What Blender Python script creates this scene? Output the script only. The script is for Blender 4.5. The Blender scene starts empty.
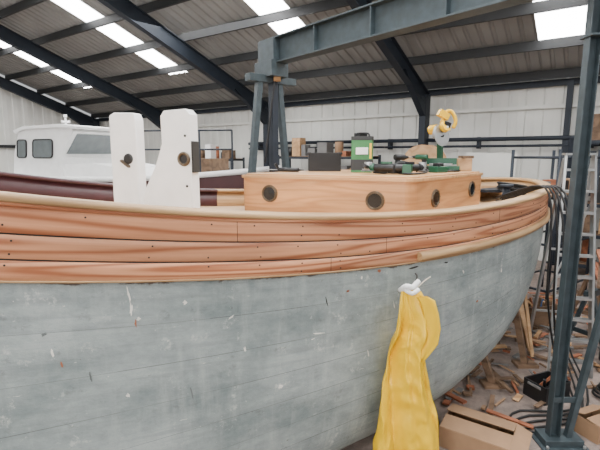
import bpy, math, random
from mathutils import Vector, Matrix, Euler
from mathutils import noise as MN
R = random.Random(7)
V = Vector
FZ = -.4      # workshop floor level (camera stands 3.0 m above it, on staging)

# ---------------------------------------------------------------- materials
def _base(name):
    m = bpy.data.materials.new(name); m.use_nodes = True
    nt = m.node_tree; b = nt.nodes['Principled BSDF']
    return m, nt, b

def mat(name, col, rough=.6, metal=0., var=.12, scale=6., bump=.0, emis=0.):
    m, nt, b = _base(name)
    tc = nt.nodes.new('ShaderNodeTexCoord')
    n = nt.nodes.new('ShaderNodeTexNoise'); n.inputs['Scale'].default_value = scale
    n.inputs['Detail'].default_value = 5
    nt.links.new(tc.outputs['Object'], n.inputs['Vector'])
    r = nt.nodes.new('ShaderNodeValToRGB')
    r.color_ramp.elements[0].position = .3; r.color_ramp.elements[1].position = .7
    lo = [c*(1-var) for c in col]; hi = [min(1, c*(1+var)) for c in col]
    r.color_ramp.elements[0].color = (*lo, 1); r.color_ramp.elements[1].color = (*hi, 1)
    nt.links.new(n.outputs['Fac'], r.inputs['Fac'])
    nt.links.new(r.outputs['Color'], b.inputs['Base Color'])
    b.inputs['Roughness'].default_value = rough; b.inputs['Metallic'].default_value = metal
    if bump:
        bp = nt.nodes.new('ShaderNodeBump'); bp.inputs['Strength'].default_value = bump
        bp.inputs['Distance'].default_value = .02
        nt.links.new(n.outputs['Fac'], bp.inputs['Height']); nt.links.new(bp.outputs['Normal'], b.inputs['Normal'])
    if emis:
        b.inputs['Emission Color'].default_value = (*col, 1); b.inputs['Emission Strength'].default_value = emis
    return m

def wood(name, dark, light, coord='Object', ms=(.5, 5, 5), rings=60., rough=.55, rot=0., knots=False, amp=.55, tone=(.75, 1.12)):
    m, nt, b = _base(name); N = nt.nodes.new; L = nt.links.new
    tc = N('ShaderNodeTexCoord'); r0 = N('ShaderNodeMapping'); r0.inputs['Rotation'].default_value = (0, 0, rot)
    L(tc.outputs[coord], r0.inputs['Vector'])
    mp = N('ShaderNodeMapping'); mp.inputs['Scale'].default_value = ms
    L(r0.outputs['Vector'], mp.inputs['Vector'])
    n = N('ShaderNodeTexNoise'); n.inputs['Scale'].default_value = 1; n.inputs['Detail'].default_value = 1.0
    n.inputs['Roughness'].default_value = .3
    L(mp.outputs['Vector'], n.inputs['Vector'])
    mu = N('ShaderNodeMath'); mu.operation = 'MULTIPLY'; mu.inputs[1].default_value = rings
    L(n.outputs['Fac'], mu.inputs[0])
    si = N('ShaderNodeMath'); si.operation = 'SINE'; L(mu.outputs[0], si.inputs[0])
    ma = N('ShaderNodeMath'); ma.operation = 'MULTIPLY_ADD'; ma.inputs[1].default_value = .5; ma.inputs[2].default_value = .5
    L(si.outputs[0], ma.inputs[0])
    pw = N('ShaderNodeMath'); pw.operation = 'POWER'; pw.inputs[1].default_value = 2.0; L(ma.outputs[0], pw.inputs[0])
    mf = N('ShaderNodeMapping'); mf.inputs['Scale'].default_value = (ms[0]*5, ms[1]*11, ms[2]*11)
    L(r0.outputs['Vector'], mf.inputs['Vector'])
    f = N('ShaderNodeTexNoise'); f.inputs['Scale'].default_value = 1; f.inputs['Detail'].default_value = 5
    L(mf.outputs['Vector'], f.inputs['Vector'])
    mx = N('ShaderNodeMix'); mx.data_type = 'FLOAT'; mx.inputs[0].default_value = 1-amp
    L(pw.outputs[0], mx.inputs[2]); L(f.outputs['Fac'], mx.inputs[3])
    r = N('ShaderNodeValToRGB')
    r.color_ramp.elements[0].position = .12; r.color_ramp.elements[1].position = .78
    r.color_ramp.elements[0].color = (*light, 1); r.color_ramp.elements[1].color = (*dark, 1)
    L(mx.outputs[0], r.inputs['Fac'])
    col = r.outputs['Color']
    mt = N('ShaderNodeMapping'); mt.inputs['Scale'].default_value = (ms[0]*1.2, ms[1]*.6, ms[2]*.6)
    L(r0.outputs['Vector'], mt.inputs['Vector'])
    t = N('ShaderNodeTexNoise'); t.inputs['Scale'].default_value = 1.3; L(mt.outputs['Vector'], t.inputs['Vector'])
    tr = N('ShaderNodeMapRange'); tr.inputs[1].default_value = .3; tr.inputs[2].default_value = .7; tr.inputs[3].default_value = tone[0]; tr.inputs[4].default_value = tone[1]
    L(t.outputs['Fac'], tr.inputs[0])
    mm = N('ShaderNodeMix'); mm.data_type = 'RGBA'; mm.blend_type = 'MULTIPLY'; mm.inputs[0].default_value = 1
    L(col, mm.inputs[6]); L(tr.outputs[0], mm.inputs[7]); col = mm.outputs[2]
    if knots:
        mk = N('ShaderNodeMapping'); mk.inputs['Scale'].default_value = (2.0, 4.2, 1); L(r0.outputs['Vector'], mk.inputs['Vector'])
        vo = N('ShaderNodeTexVoronoi'); vo.inputs['Scale'].default_value = 1; L(mk.outputs['Vector'], vo.inputs['Vector'])
        kr = N('ShaderNodeMapRange'); kr.inputs[1].default_value = .04; kr.inputs[2].default_value = .085; kr.inputs[3].default_value = .85; kr.inputs[4].default_value = 0
        L(vo.outputs['Distance'], kr.inputs[0])
        km = N('ShaderNodeMix'); km.data_type = 'RGBA'; km.inputs[7].default_value = (.14, .045, .018, 1)
        L(kr.outputs[0], km.inputs[0]); L(col, km.inputs[6]); col = km.outputs[2]
    L(col, b.inputs['Base Color'])
    b.inputs['Roughness'].default_value = rough
    return m

def hull_paint():
    m, nt, b = _base('grey_hull_primer'); N = nt.nodes.new; L = nt.links.new
    tc = N('ShaderNodeTexCoord')
    def noise(sc, ms, det, ro=.6):
        mp = N('ShaderNodeMapping'); mp.inputs['Scale'].default_value = ms; L(tc.outputs['UV'], mp.inputs['Vector'])
        n = N('ShaderNodeTexNoise'); n.inputs['Scale'].default_value = sc; n.inputs['Detail'].default_value = det; n.inputs['Roughness'].default_value = ro
        L(mp.outputs['Vector'], n.inputs['Vector']); return n.outputs['Fac']
    def ramp(fac, p0, c0, p1, c1):
        r = N('ShaderNodeValToRGB'); e = r.color_ramp.elements; e[0].position = p0; e[0].color = (*c0, 1); e[1].position = p1; e[1].color = (*c1, 1)
        L(fac, r.inputs['Fac']); return r.outputs['Color']
    def mix(fac, a, bcol):
        x = N('ShaderNodeMix'); x.data_type = 'RGBA'; L(fac, x.inputs[0]); L(a, x.inputs[6])
        if isinstance(bcol, tuple): x.inputs[7].default_value = (*bcol, 1)
        else: L(bcol, x.inputs[7])
        return x.outputs[2]
    n1 = noise(1.4, (.8, 1.5, 1), 10, .74)
    c = ramp(n1, .36, (.155, .195, .195), .64, (.36, .405, .395))
    c = mix(ramp(noise(1, (9, 1.3, 1), 6, .6), .52, (0, 0, 0), .76, (.5, .5, .5)), c, (.46, .49, .475))
    c = mix(ramp(noise(1, (.9, 18, 1), 5, .6), .50, (0, 0, 0), .74, (.55, .55, .55)), c, (.17, .20, .20))
    c = mix(ramp(noise(2.0, (2.6, 2.2, 1), 9, .8), .58, (0, 0, 0), .66, (.8, .8, .8)), c, (.53, .54, .51))
    c = mix(ramp(noise(2.6, (2.0, 2.2, 1), 8, .78), .58, (0, 0, 0), .68, (.65, .65, .65)), c, (.12, .135, .13))
    c = mix(ramp(noise(7, (.5, 2.6, 1), 5, .7), .67, (0, 0, 0), .70, (.8, .8, .8)), c, (.60, .60, .56))
    c = mix(ramp(noise(26, (1, 1, 1), 3), .71, (0, 0, 0), .74, (.8, .8, .8)), c, (.62, .61, .56))
    c = mix(ramp(noise(14, (1, 1.4, 1), 4), .70, (0, 0, 0), .73, (.9, .9, .9)), c, (.08, .06, .045))
    sp = N('ShaderNodeSeparateXYZ'); L(tc.outputs['UV'], sp.inputs[0])
    mr = N('ShaderNodeMapRange'); mr.inputs[1].default_value = .415; mr.inputs[2].default_value = .475; mr.inputs[3].default_value = .36; mr.inputs[4].default_value = 0.
    L(sp.outputs['Y'], mr.inputs[0])
    ad = N('ShaderNodeMath'); ad.operation = 'ADD'; L(mr.outputs[0], ad.inputs[0]); L(noise(2.2, (2.2, 5, 1), 7, .7), ad.inputs[1])
    c = mix(ramp(ad.outputs[0], .72, (0, 0, 0), .80, (.9, .9, .9)), c, (.085, .055, .04))
    L(c, b.inputs['Base Color'])
    b.inputs['Roughness'].default_value = .45
    bp = N('ShaderNodeBump'); bp.inputs['Strength'].default_value = .6; bp.inputs['Distance'].default_value = .02
    L(n1, bp.inputs['Height']); L(bp.outputs['Normal'], b.inputs['Normal'])
    return m

M = {}
M['paint'] = hull_paint()
M['seam'] = mat('dark_seam', (.03, .028, .025), .9)
M['seamg'] = mat('filled_seam', (.13, .145, .14), .8, var=.4, scale=3)
M['filler'] = mat('pale_filler', (.70, .68, .62), .8)
M['larch'] = wood('larch_planking', (.36, .12, .05), (.70, .335, .175), 'UV', (.34, 7.0, 1), 44, .40, knots=True, amp=.6, tone=(.66, 1.08))
M['cap'] = wood('oak_capping', (.34, .20, .09), (.50, .32, .155), 'UV', (.6, 9, 1), 30, .5, amp=.4)
M['deck'] = wood('deck_planking', (.42, .26, .14), (.62, .42, .25), 'Object', (.6, 9, 9), 30, .55, rot=-.59)
M['house'] = wood('iroko_coachroof', (.50, .225, .085), (.68, .36, .16), 'Object', (.6, .6, 7), 36, .38, amp=.35)
M['housetop'] = wood('coachroof_top_board', (.50, .26, .11), (.64, .39, .19), 'Object', (.6, 5, 1), 30, .4, rot=.44, amp=.4)
M['pine'] = wood('pine', (.40, .22, .10), (.60, .38, .20), 'Object', (1.5, 5, 5), 20, .6, amp=.4)
M['oldwood'] = wood('weathered_timber', (.10, .06, .035), (.22, .135, .08), 'Object', (1.5, 5, 5), 20, .8, amp=.4)
M['redwood'] = wood('red_offcut', (.26, .08, .035), (.40, .15, .075), 'Object', (1.5, 5, 5), 20, .8, amp=.4)
M['white'] = mat('white_gloss_paint', (.88, .88, .87), .4, var=.04)
M['offwhite'] = mat('offwhite_grp', (.80, .80, .79), .35, var=.05)
M['maroon'] = mat('maroon_paint', (.05, .013, .015), .45)
M['steel'] = mat('green_grey_steel', (.038, .054, .062), .5, .1, var=.25, scale=9)
M['dsteel'] = mat('dark_portal_steel', (.012, .018, .028), .6, .1)
M['purlin'] = mat('purlin_steel', (.015, .016, .017), .6, .2)
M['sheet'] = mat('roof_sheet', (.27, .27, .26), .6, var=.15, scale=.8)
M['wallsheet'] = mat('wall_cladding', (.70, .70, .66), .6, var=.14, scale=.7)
M['sky'] = mat('rooflight_grp', (1, 1, 1), .6, var=0, emis=16.)
M['black'] = mat('black_plastic', (.008, .008, .009), .45)
M['rubber'] = mat('black_rubber_cable', (.007, .007, .007), .6)
M['bronze'] = mat('porthole_bronze', (.13, .10, .07), .35, .8)
M['glass'] = mat('dark_glass', (.01, .012, .014), .08)
M['winglass'] = mat('cabin_window', (.13, .15, .155), .15)
M['green'] = mat('tool_green', (.02, .17, .035), .4)
M['dgreen'] = mat('tool_dark_green', (.006, .075, .035), .4)
M['yellow'] = mat('tool_yellow', (.85, .50, .01), .4)
M['alu'] = mat('aluminium', (.40, .41, .41), .35, .8)
M['oil'] = mat('yellow_oilskin', (.86, .53, .0), .38, var=.05, scale=5, bump=.12)
M['card'] = mat('cardboard', (.30, .18, .10), .85, var=.1)
M['orange'] = mat('orange_plastic', (.65, .14, .03), .5)
M['blue'] = mat('blue_plastic', (.03, .08, .2), .5)
M['rope'] = mat('rope', (.6, .55, .45), .8)
M['skin'] = mat('dirty_grey', (.16, .155, .15), .8)

def floor_mat():
    m, nt, b = _base('dusty_concrete'); N = nt.nodes.new; L = nt.links.new
    tc = N('ShaderNodeTexCoord')
    n = N('ShaderNodeTexNoise'); n.inputs['Scale'].default_value = 1.6; n.inputs['Detail'].default_value = 12; n.inputs['Roughness'].default_value = .75
    L(tc.outputs['Object'], n.inputs['Vector'])
    r = N('ShaderNodeValToRGB'); e = r.color_ramp.elements
    e[0].position = .35; e[0].color = (.10, .078, .068, 1); e[1].position = .66; e[1].color = (.34, .265, .225, 1)
    L(n.outputs['Fac'], r.inputs['Fac']); L(r.outputs['Color'], b.inputs['Base Color'])
    b.inputs['Roughness'].default_value = .75
    return m
M['floor'] = floor_mat()

# ---------------------------------------------------------------- mesh builder
class MB:
    def __init__(s, name):
        s.name = name; s.v = []; s.f = []; s.fm = []; s.fs = []; s.uv = []; s.mats = []
    def mi(s, k):
        if k not in s.mats: s.mats.append(k)
        return s.mats.index(k)
    def face(s, idx, k, smooth=False, uv=None):
        s.f.append(tuple(idx)); s.fm.append(s.mi(k)); s.fs.append(smooth); s.uv.append(uv)
    def hexa(s, p, k):
        o = len(s.v); s.v += [V(q) for q in p]
        for q in ((0, 3, 2, 1), (4, 5, 6, 7), (0, 1, 5, 4), (1, 2, 6, 5), (2, 3, 7, 6), (3, 0, 4, 7)):
            s.face([o+i for i in q], k)
    def box(s, c, size, k, rot=(0, 0, 0)):
        m = Euler(rot).to_matrix(); c = V(c); hx, hy, hz = [q/2 for q in size]
        s.hexa([c+m @ V(q) for q in ((-hx, -hy, -hz), (hx, -hy, -hz), (hx, hy, -hz), (-hx, hy, -hz),
                                     (-hx, -hy, hz), (hx, -hy, hz), (hx, hy, hz), (-hx, hy, hz))], k)
    def bar(s, p1, p2, w, h, k, off=(0, 0)):
        p1 = V(p1); p2 = V(p2); d = (p2-p1).normalized()
        side = d.cross(V((0, 0, 1)))
        side = V((1, 0, 0)) if side.length < .05 else side.normalized()
        up = side.cross(d).normalized()
        o = side*off[0]+up*off[1]
        a = side*w/2; b = up*h/2
        s.hexa([p1+o-a-b, p1+o+a-b, p2+o+a-b, p2+o-a-b, p1+o-a+b, p1+o+a+b, p2+o+a+b, p2+o-a+b], k)
    def ibeam(s, p1, p2, w, h, k, t=.02):
        s.bar(p1, p2, t, h, k); s.bar(p1, p2, w, t, k, (0, h/2)); s.bar(p1, p2, w, t, k, (0, -h/2))
    def cyl(s, p1, p2, r, k, seg=14, r2=None, cap=True):
        p1 = V(p1); p2 = V(p2); r2 = r if r2 is None else r2
        d = (p2-p1).normalized(); a = d.orthogonal().normalized(); b = d.cross(a)
        o = len(s.v)
        for p, rr in ((p1, r), (p2, r2)):
            for i in range(seg):
                t = 2*math.pi*i/seg; s.v.append(p+a*math.cos(t)*rr+b*math.sin(t)*rr)
        for i in range(seg):
            j = (i+1) % seg; s.face((o+i, o+j, o+seg+j, o+seg+i), k, True)
        if cap:
            s.face([o+i for i in range(seg)][::-1], k); s.face([o+seg+i for i in range(seg)], k)
    def tube(s, pts, r, k, seg=8, smooth=3):
        pts = [V(p) for p in pts]
        if smooth > 1 and len(pts) > 2:
            q = []
            P = [pts[0]]+pts+[pts[-1]]
            for i in range(1, len(P)-2):
                for j in range(smooth):
                    t = j/smooth; a, b, c, d = P[i-1], P[i], P[i+1], P[i+2]
                    q.append(.5*((2*b)+(c-a)*t+(2*a-5*b+4*c-d)*t*t+(3*b-a-3*c+d)*t**3))
            q.append(pts[-1]); pts = q
        o = len(s.v); n = len(pts); a = None
        for i, p in enumerate(pts):
            d = (pts[min(i+1, n-1)]-pts[max(i-1, 0)]).normalized()
            a = d.orthogonal().normalized() if a is None else (a-d*a.dot(d)).normalized()
            b = d.cross(a)
            for j in range(seg):
                t = 2*math.pi*j/seg; s.v.append(p+a*math.cos(t)*r+b*math.sin(t)*r)
        for i in range(n-1):
            for j in range(seg):
                l = (j+1) % seg
                s.face((o+i*seg+j, o+i*seg+l, o+(i+1)*seg+l, o+(i+1)*seg+j), k, True)
        s.face([o+j for j in range(seg)][::-1], k); s.face([o+(n-1)*seg+j for j in range(seg)], k)
    def torus(s, c, nrm, R_, r, k, seg=28, ts=8):
        c = V(c); nrm = V(nrm).normalized(); a = nrm.orthogonal().normalized(); b = nrm.cross(a)
        o = len(s.v)
        for i in range(seg):
            t = 2*math.pi*i/seg; rad = a*math.cos(t)+b*math.sin(t)
            for j in range(ts):
                u = 2*math.pi*j/ts; s.v.append(c+rad*(R_+r*math.cos(u))+nrm*r*math.sin(u))
        for i in range(seg):
            for j in range(ts):
                i2 = (i+1) % seg; j2 = (j+1) % ts
                s.face((o+i*ts+j, o+i2*ts+j, o+i2*ts+j2, o+i*ts+j2), k, True)
    def prism(s, pts, ex, k, capk=None):
        o = len(s.v); n = len(pts); ex = V(ex); pts = [V(p) for p in pts]
        s.v += pts+[p+ex for p in pts]
        s.face(range(o, o+n), capk or k); s.face([o+n+i for i in range(n)][::-1], capk or k)
        for i in range(n):
            j = (i+1) % n; s.face((o+i, o+n+i, o+n+j, o+j), k)
    def sweep(s, pts, prof, k, smooth=True, cap=True, kfun=None):
        o = len(s.v); m = len(prof); L = 0; prev = None; ls = []
        for p, nn in pts:
            if prev is not None: L += (p-prev).length
            prev = p; ls.append(L)
            for a, z in prof: s.v.append(p+nn*a+V((0, 0, z)))
        acc = [0]
        for j in range(m):
            a = prof[j]; b = prof[(j+1) % m]; acc.append(acc[-1]+math.hypot(a[0]-b[0], a[1]-b[1]))
        for i in range(len(pts)-1):
            kk = kfun(i) if kfun else k
            for j in range(m):
                l = (j+1) % m
                s.face((o+i*m+j, o+i*m+l, o+(i+1)*m+l, o+(i+1)*m+j), kk, smooth,
                       ((ls[i], acc[j]), (ls[i], acc[j+1]), (ls[i+1], acc[j+1]), (ls[i+1], acc[j])))
        if cap:
            s.face([o+j for j in range(m)][::-1], k); e = o+(len(pts)-1)*m; s.face([e+j for j in range(m)], k)
    def done(s, bevel=0, recalc=True, mv=(0, 0, 0), weld=False):
        me = bpy.data.meshes.new(s.name)
        c = V((0, 0, 0))
        if s.v:
            lo = V([min(p[i] for p in s.v) for i in range(3)]); hi = V([max(p[i] for p in s.v) for i in range(3)])
            c = (lo+hi)/2; c.z = lo.z
        me.from_pydata([tuple(p-c) for p in s.v], [], s.f)
        for k in s.mats: me.materials.append(M[k])
        uvl = me.uv_layers.new(name='UVMap')
        for i, p in enumerate(me.polygons):
            p.material_index = s.fm[i]; p.use_smooth = s.fs[i]
            if s.uv[i]:
                for j, li in enumerate(p.loop_indices): uvl.data[li].uv = s.uv[i][j]
        if recalc:
            import bmesh
            bm = bmesh.new(); bm.from_mesh(me)
            if weld: bmesh.ops.remove_doubles(bm, verts=bm.verts, dist=2e-5)
            bmesh.ops.recalc_face_normals(bm, faces=bm.faces); bm.to_mesh(me); bm.free()
        ob = bpy.data.objects.new(s.name, me); ob.location = c+V(mv)
        bpy.context.scene.collection.objects.link(ob)
        if bevel:
            b = ob.modifiers.new('bevel', 'BEVEL'); b.width = bevel; b.segments = 2; b.limit_method = 'ANGLE'; b.angle_limit = math.radians(40)
        return ob

# ================================================================ SHED
n_ = V((.571, .821, 0)); d_ = V((.821, -.571, 0)); DW = 13.8; SL = .357; EAVE = 4.6; RQ = 15.
A0, A1 = -23.3, 13.
WA = math.atan2(d_.y, d_.x)
def W(a, q, z): return n_*(DW-q)+d_*a+V((0, 0, z))
def RZ(q): return EAVE+SL*(q if q <= RQ else 2*RQ-q)

f = MB('floor'); f.hexa([W(A0-1, -1, FZ-.2), W(A1+8, -1, FZ-.2), W(A1+8, 34, FZ-.2), W(A0-1, 34, FZ-.2),
                        W(A0-1, -1, FZ), W(A1+8, -1, FZ), W(A1+8, 34, FZ), W(A0-1, 34, FZ)], 'floor'); f.done()

def ribbed(mb, a0, a1, pf, k, pitch=.3, depth=.035):
    a = a0; xs = []
    while a < a1-1e-4:
        for da, o in ((0, 0), (.18, 0), (.21, depth), (.27, depth)):
            if a+da < a1: xs.append((a+da, o))
        a += pitch
    xs.append((a1, 0))
    o = len(mb.v)
    for x, of in xs: mb.v.append(pf(x, 0, of)); mb.v.append(pf(x, 1, of))
    for i in range(len(xs)-1):
        mb.face((o+2*i, o+2*i+2, o+2*i+3, o+2*i+1), k)

w = MB('wall_back'); ribbed(w, A0, A1, lambda a, r, o: W(a, -.12+o*-1, FZ if r == 0 else EAVE+.02), 'wallsheet', .45, .03)
for z in (1.2, 3.9): w.bar(W(A0, -.04, z), W(A1, -.04, z), .05, .10, 'wallsheet')
w.bar(W(A0, .0, EAVE-.1), W(A1, .0, EAVE-.1), .1, .16, 'dsteel')
w.done(recalc=False)
w = MB('wall_left')
ribbed(w, -.1, RQ, lambda q, r, o: W(A0-.1-o, q, FZ if r == 0 else RZ(q)), 'wallsheet', .45, .03)
ribbed(w, RQ, 2*RQ, lambda q, r, o: W(A0-.1-o, q, FZ if r == 0 else RZ(q)), 'wallsheet', .45, .03)
w.bar(W(A0, 0, 3.0), W(A0, 2*RQ, 3.0), .06, .14, 'purlin')
w.done(recalc=False)

strips = [-19.4, -13.4, -7.4, -1.05, 4.9, 10.9]
roof = MB('ceiling'); sk = MB('rooflights')
edges = [A0-.2]
for c in strips: edges += [c-.5, c+.5]
edges.append(A1)
def roofseg(mb, a0, a1, q0, q1, k):
    ribbed(mb, a0, a1, lambda a, r, o: W(a, (q0, q1)[r], RZ((q0, q1)[r])+.12+o), k)
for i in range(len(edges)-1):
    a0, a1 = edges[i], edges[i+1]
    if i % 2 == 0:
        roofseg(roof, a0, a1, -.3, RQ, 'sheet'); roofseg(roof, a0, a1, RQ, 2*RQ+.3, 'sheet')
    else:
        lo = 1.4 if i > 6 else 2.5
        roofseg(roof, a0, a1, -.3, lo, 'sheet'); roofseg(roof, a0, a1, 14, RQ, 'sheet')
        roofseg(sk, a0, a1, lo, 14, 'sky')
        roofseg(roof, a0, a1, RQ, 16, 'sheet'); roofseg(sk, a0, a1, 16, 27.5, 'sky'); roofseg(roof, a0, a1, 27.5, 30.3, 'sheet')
roof.done(recalc=False); sk.done(recalc=False)

pl = MB('roof_purlins')
q = .3
while q < 2*RQ:
    if abs(q-RQ) > .3:
        pl.bar(W(A0, q, RZ(q)-.02), W(A1, q, RZ(q)-.02), .08, .22, 'purlin')
    q += 1.35
pl.done()
for a in (-23.0, -17.1, -10.9, -4.7, 1.6, 7.8):
    p = MB('portal_frame')
    z0 = -.34
    p.ibeam(W(a, .25, RZ(0)+z0), W(a, RQ, RZ(RQ)+z0), .2, .42, 'dsteel')
    p.ibeam(W(a, 2*RQ-.25, RZ(0)+z0), W(a, RQ, RZ(RQ)+z0), .2, .42, 'dsteel')
    p.prism([W(a-.09, .2, RZ(.2)-.5), W(a-.09, 2.2, RZ(2.2)-.5), W(a-.09, .2, RZ(.2)-1.1)], d_*.18, 'dsteel')
    for qq in (.3, 2*RQ-.3): p.box(W(a, qq, (4.4+FZ)/2), (.2, .4, 4.4-FZ), 'dsteel', (0, 0, WA))
    p.done()
wp = MB('wall_cable_tray')
wp.cyl(W(-12, .2, 3.05), W(A1, .2, 3.05), .06, 'dsteel'); wp.cyl(W(-12, .2, 2.85), W(A1, .2, 2.85), .035, 'dsteel')
for i in range(9): wp.box(W(-11.5+i*2.8, .05, 2.95), (.08, .25, .34), 'dsteel', (0, 0, WA))
wp.done()
for a in (-.9, 4.0):
    wp = MB('wall_stanchion'); wp.box(W(a, .12, (4.5+FZ)/2), (.14, .2, 4.5-FZ), 'dsteel', (0, 0, WA))
    wp.box(W(a, .12, FZ+.02), (.3, .3, .04), 'dsteel'); wp.done()

# ================================================================ MAIN BOAT
S0 = V((3.78, 7.64, 0)); F = V((-.8305, -.557, 0)); NR = V((.557, -.8305, 0)); LEN = 15.
def bb(s):
    if s < 4: return 1.6*math.sqrt(max(0, 1-(1-s/4)**2))
    if s < 8.5: return 1.6
    return 1.6*max(0, 1-((s-8.5)/(LEN-8.5))**2.2)
def sheer(s):
    if s < 3.6: return 2.035+.010*(s-3.6)**2
    if s < 8: return 2.035+.023*(s-3.6)**2
    return 2.035+.023*4.4**2+(s-8)*.12
def depth(s):
    pts = [(0, .8), (.4, 1.1), (1, 1.5), (1.6, 1.85), (2.4, 2.12), (3.4, 2.30), (4.5, 2.374)]
    if s >= 4.5: return sheer(s)-FZ-.08
    for (a, x), (b, y) in zip(pts, pts[1:]):
        if a <= s <= b: return x+(y-x)*(s-a)/(b-a)
def hp(s, d, side, off=0.):
    PX = 4.5+2.0*min(1, max(0, (s-1)/3))
    D = depth(s); t = min(1, d/D)
    br = bb(s)*((1-t**PX)**(1/PX))
    c = S0+F*s
    k = 1 if bb(s) > .25 else bb(s)/.25
    p = c+NR*side*(br+off*k)
    p.z = sheer(s)-d
    if bb(s) < .25: p -= F*off*(1-k)
    return p
ss = [4*(1-math.cos(math.pi/2*i/30)) for i in range(31)]
x = 4.15
while x < LEN: ss.append(x); x += .2
ss.append(LEN)
hull = MB('wooden_fishing_boat')
NL = 10
def bounds(s):
    D = depth(s); bt = .415
    r = [0, .165, .30, bt]
    for k in range(1, NL+1): r.append(bt+(D-bt)*(1-(1-k/NL)**1.35))
    return r
for side in (1, -1):
    arc = [0]
    for a, b in zip(ss, ss[1:]): arc.append(arc[-1]+(hp(a, 0, side)-hp(b, 0, side)).length)
    nst = 3+NL
    for k in range(nst):
        woody = k < 3; m = 'larch' if woody else 'paint'; off = .028 if woody else 0
        o = len(hull.v); rows = 6
        gi = -.012 if woody else 0
        gw = .0045 if woody else .0018
        for s in ss:
            B = bounds(s); a, b = B[k], B[k+1]; g = min(gw, (b-a)*.2)
            for d, of in ((a, gi), (a+g, 0), (a+(b-a)*.35, 0), (a+(b-a)*.65, 0), (b-g, 0), (b, gi)):
                hull.v.append(hp(s, d, side, off+of))
        for i in range(len(ss)-1):
            Bi = bounds(ss[i]); Bj = bounds(ss[i+1])
            for j in range(rows-1):
                fi = [0, .015, .35, .65, .985, 1]
                va = [Bi[k]+(Bi[k+1]-Bi[k])*fi[j], Bi[k]+(Bi[k+1]-Bi[k])*fi[j+1]]
                vb = [Bj[k]+(Bj[k+1]-Bj[k])*fi[j], Bj[k]+(Bj[k+1]-Bj[k])*fi[j+1]]
                if woody: U0 = arc[i]+k*5.37; U1 = arc[i+1]+k*5.37; vo = k*1.73
                else: U0 = arc[i]; U1 = arc[i+1]; vo = 0
                if woody: sm = 'seam'
                elif k == 9 and j == 0: sm = 'seam'
                elif (k*7+int(ss[i]*1.3)*5) % 3 != 1 or k in (5, 7): sm = 'seamg'
                else: sm = 'paint'
                mm = sm if j in (0, 4) else m
                hull.face((o+i*rows+j, o+i*rows+j+1, o+(i+1)*rows+j+1, o+(i+1)*rows+j), mm, j in (1, 2, 3) or not woody,
                          ((U0, va[0]+vo), (U0, va[1]+vo), (U1, vb[1]+vo), (U1, vb[0]+vo)))
def loop(d, off=0., s_from=LEN-.02, s_to=LEN-.02):
    near = [hp(s, d, 1, off) for s in reversed(ss) if s <= s_from and s > .0]
    far = [hp(s, d, -1, off) for s in ss if s <= s_to]
    P = near+far; out = []
    for i, p in enumerate(P):
        t = (P[min(i+1, len(P)-1)]-P[max(i-1, 0)]); t.z = 0; t.normalize()
        out.append((p, V((t.y, -t.x, 0))))
    return out
lp = loop(0)
NN = len([s for s in ss if 0 < s <= LEN-.02])
far_i = NN+len([s for s in ss if s < 4.6])
prof = [(-.105, 0), (-.105, .030), (-.09, .042), (.045, .042), (.060, .030), (.060, .008), (.05, 0)]
hull.sweep(lp, prof, 'cap', kfun=lambda i: 'maroon' if i > far_i else 'cap')
hull.sweep(lp, [(.02, -.028), (.02, 0), (.044, 0), (.044, -.02)], 'larch')
hull.sweep(lp, [(-.075, -.30), (-.075, 0), (-.045, 0), (-.045, -.30)], 'pine', kfun=lambda i: 'maroon' if i > far_i else 'cap')
hull.sweep(loop(.415), [(-.01, -.012), (-.01, .004), (.032, .004), (.032, -.008)], 'cap')
hull.sweep(loop(.36, 0, 4.45, 4.45), [(.0, -.045), (.0, .04), (.075, .03), (.085, 0), (.075, -.035)], 'cap')
o = len(hull.v); DS = [s for s in ss if .1 < s < LEN-.05]
for s in DS:
    for sd in (1, 0, -1):
        c = S0+F*s+NR*sd*max(0, bb(s)-.05); c.z = sheer(s)-.2+(.04 if sd == 0 else 0); hull.v.append(c)
for i in range(len(DS)-1):
    for j in range(2): hull.face((o+3*i+j, o+3*i+j+1, o+3*i+3+j+1, o+3*i+3+j), 'deck', True)
for i in range(34):
    s = .6+i*.36
    for d in (.05, .12, .20, .27, .33, .39):
        if R.random() < .5:
            p = hp(s+R.uniform(-.03, .03), d, 1, .030); hull.cyl(p-NR*.01, p+NR*.0025, .0055, 'seam', 8)
for s, k in ((6.15, 0), (4.75, 1), (7.6, 1), (5.35, 2), (3.0, 0), (2.2, 2)):
    B = bounds(s); P = [hp(s+ds, d, 1, .0295) for ds, d in ((-.0015, B[k]+.004), (.0015, B[k]+.004), (.0015, B[k+1]-.004), (-.0015, B[k+1]-.004))]
    hull.prism(P, NR*-.004, 'seam')
def patch(s, d, w_, h, k, r=0., n=12, off=.004):
    P = []
    for i in range(n):
        t = 2*math.pi*i/n; q = R.uniform(.45, 1.1); a = math.cos(t)*w_/2*q; b = math.sin(t)*h/2*q
        P.append(hp(s+a*math.cos(r)-b*math.sin(r), d+a*math.sin(r)+b*math.cos(r), 1, off))
    hull.prism(P, NR*-.004, k)
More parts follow.
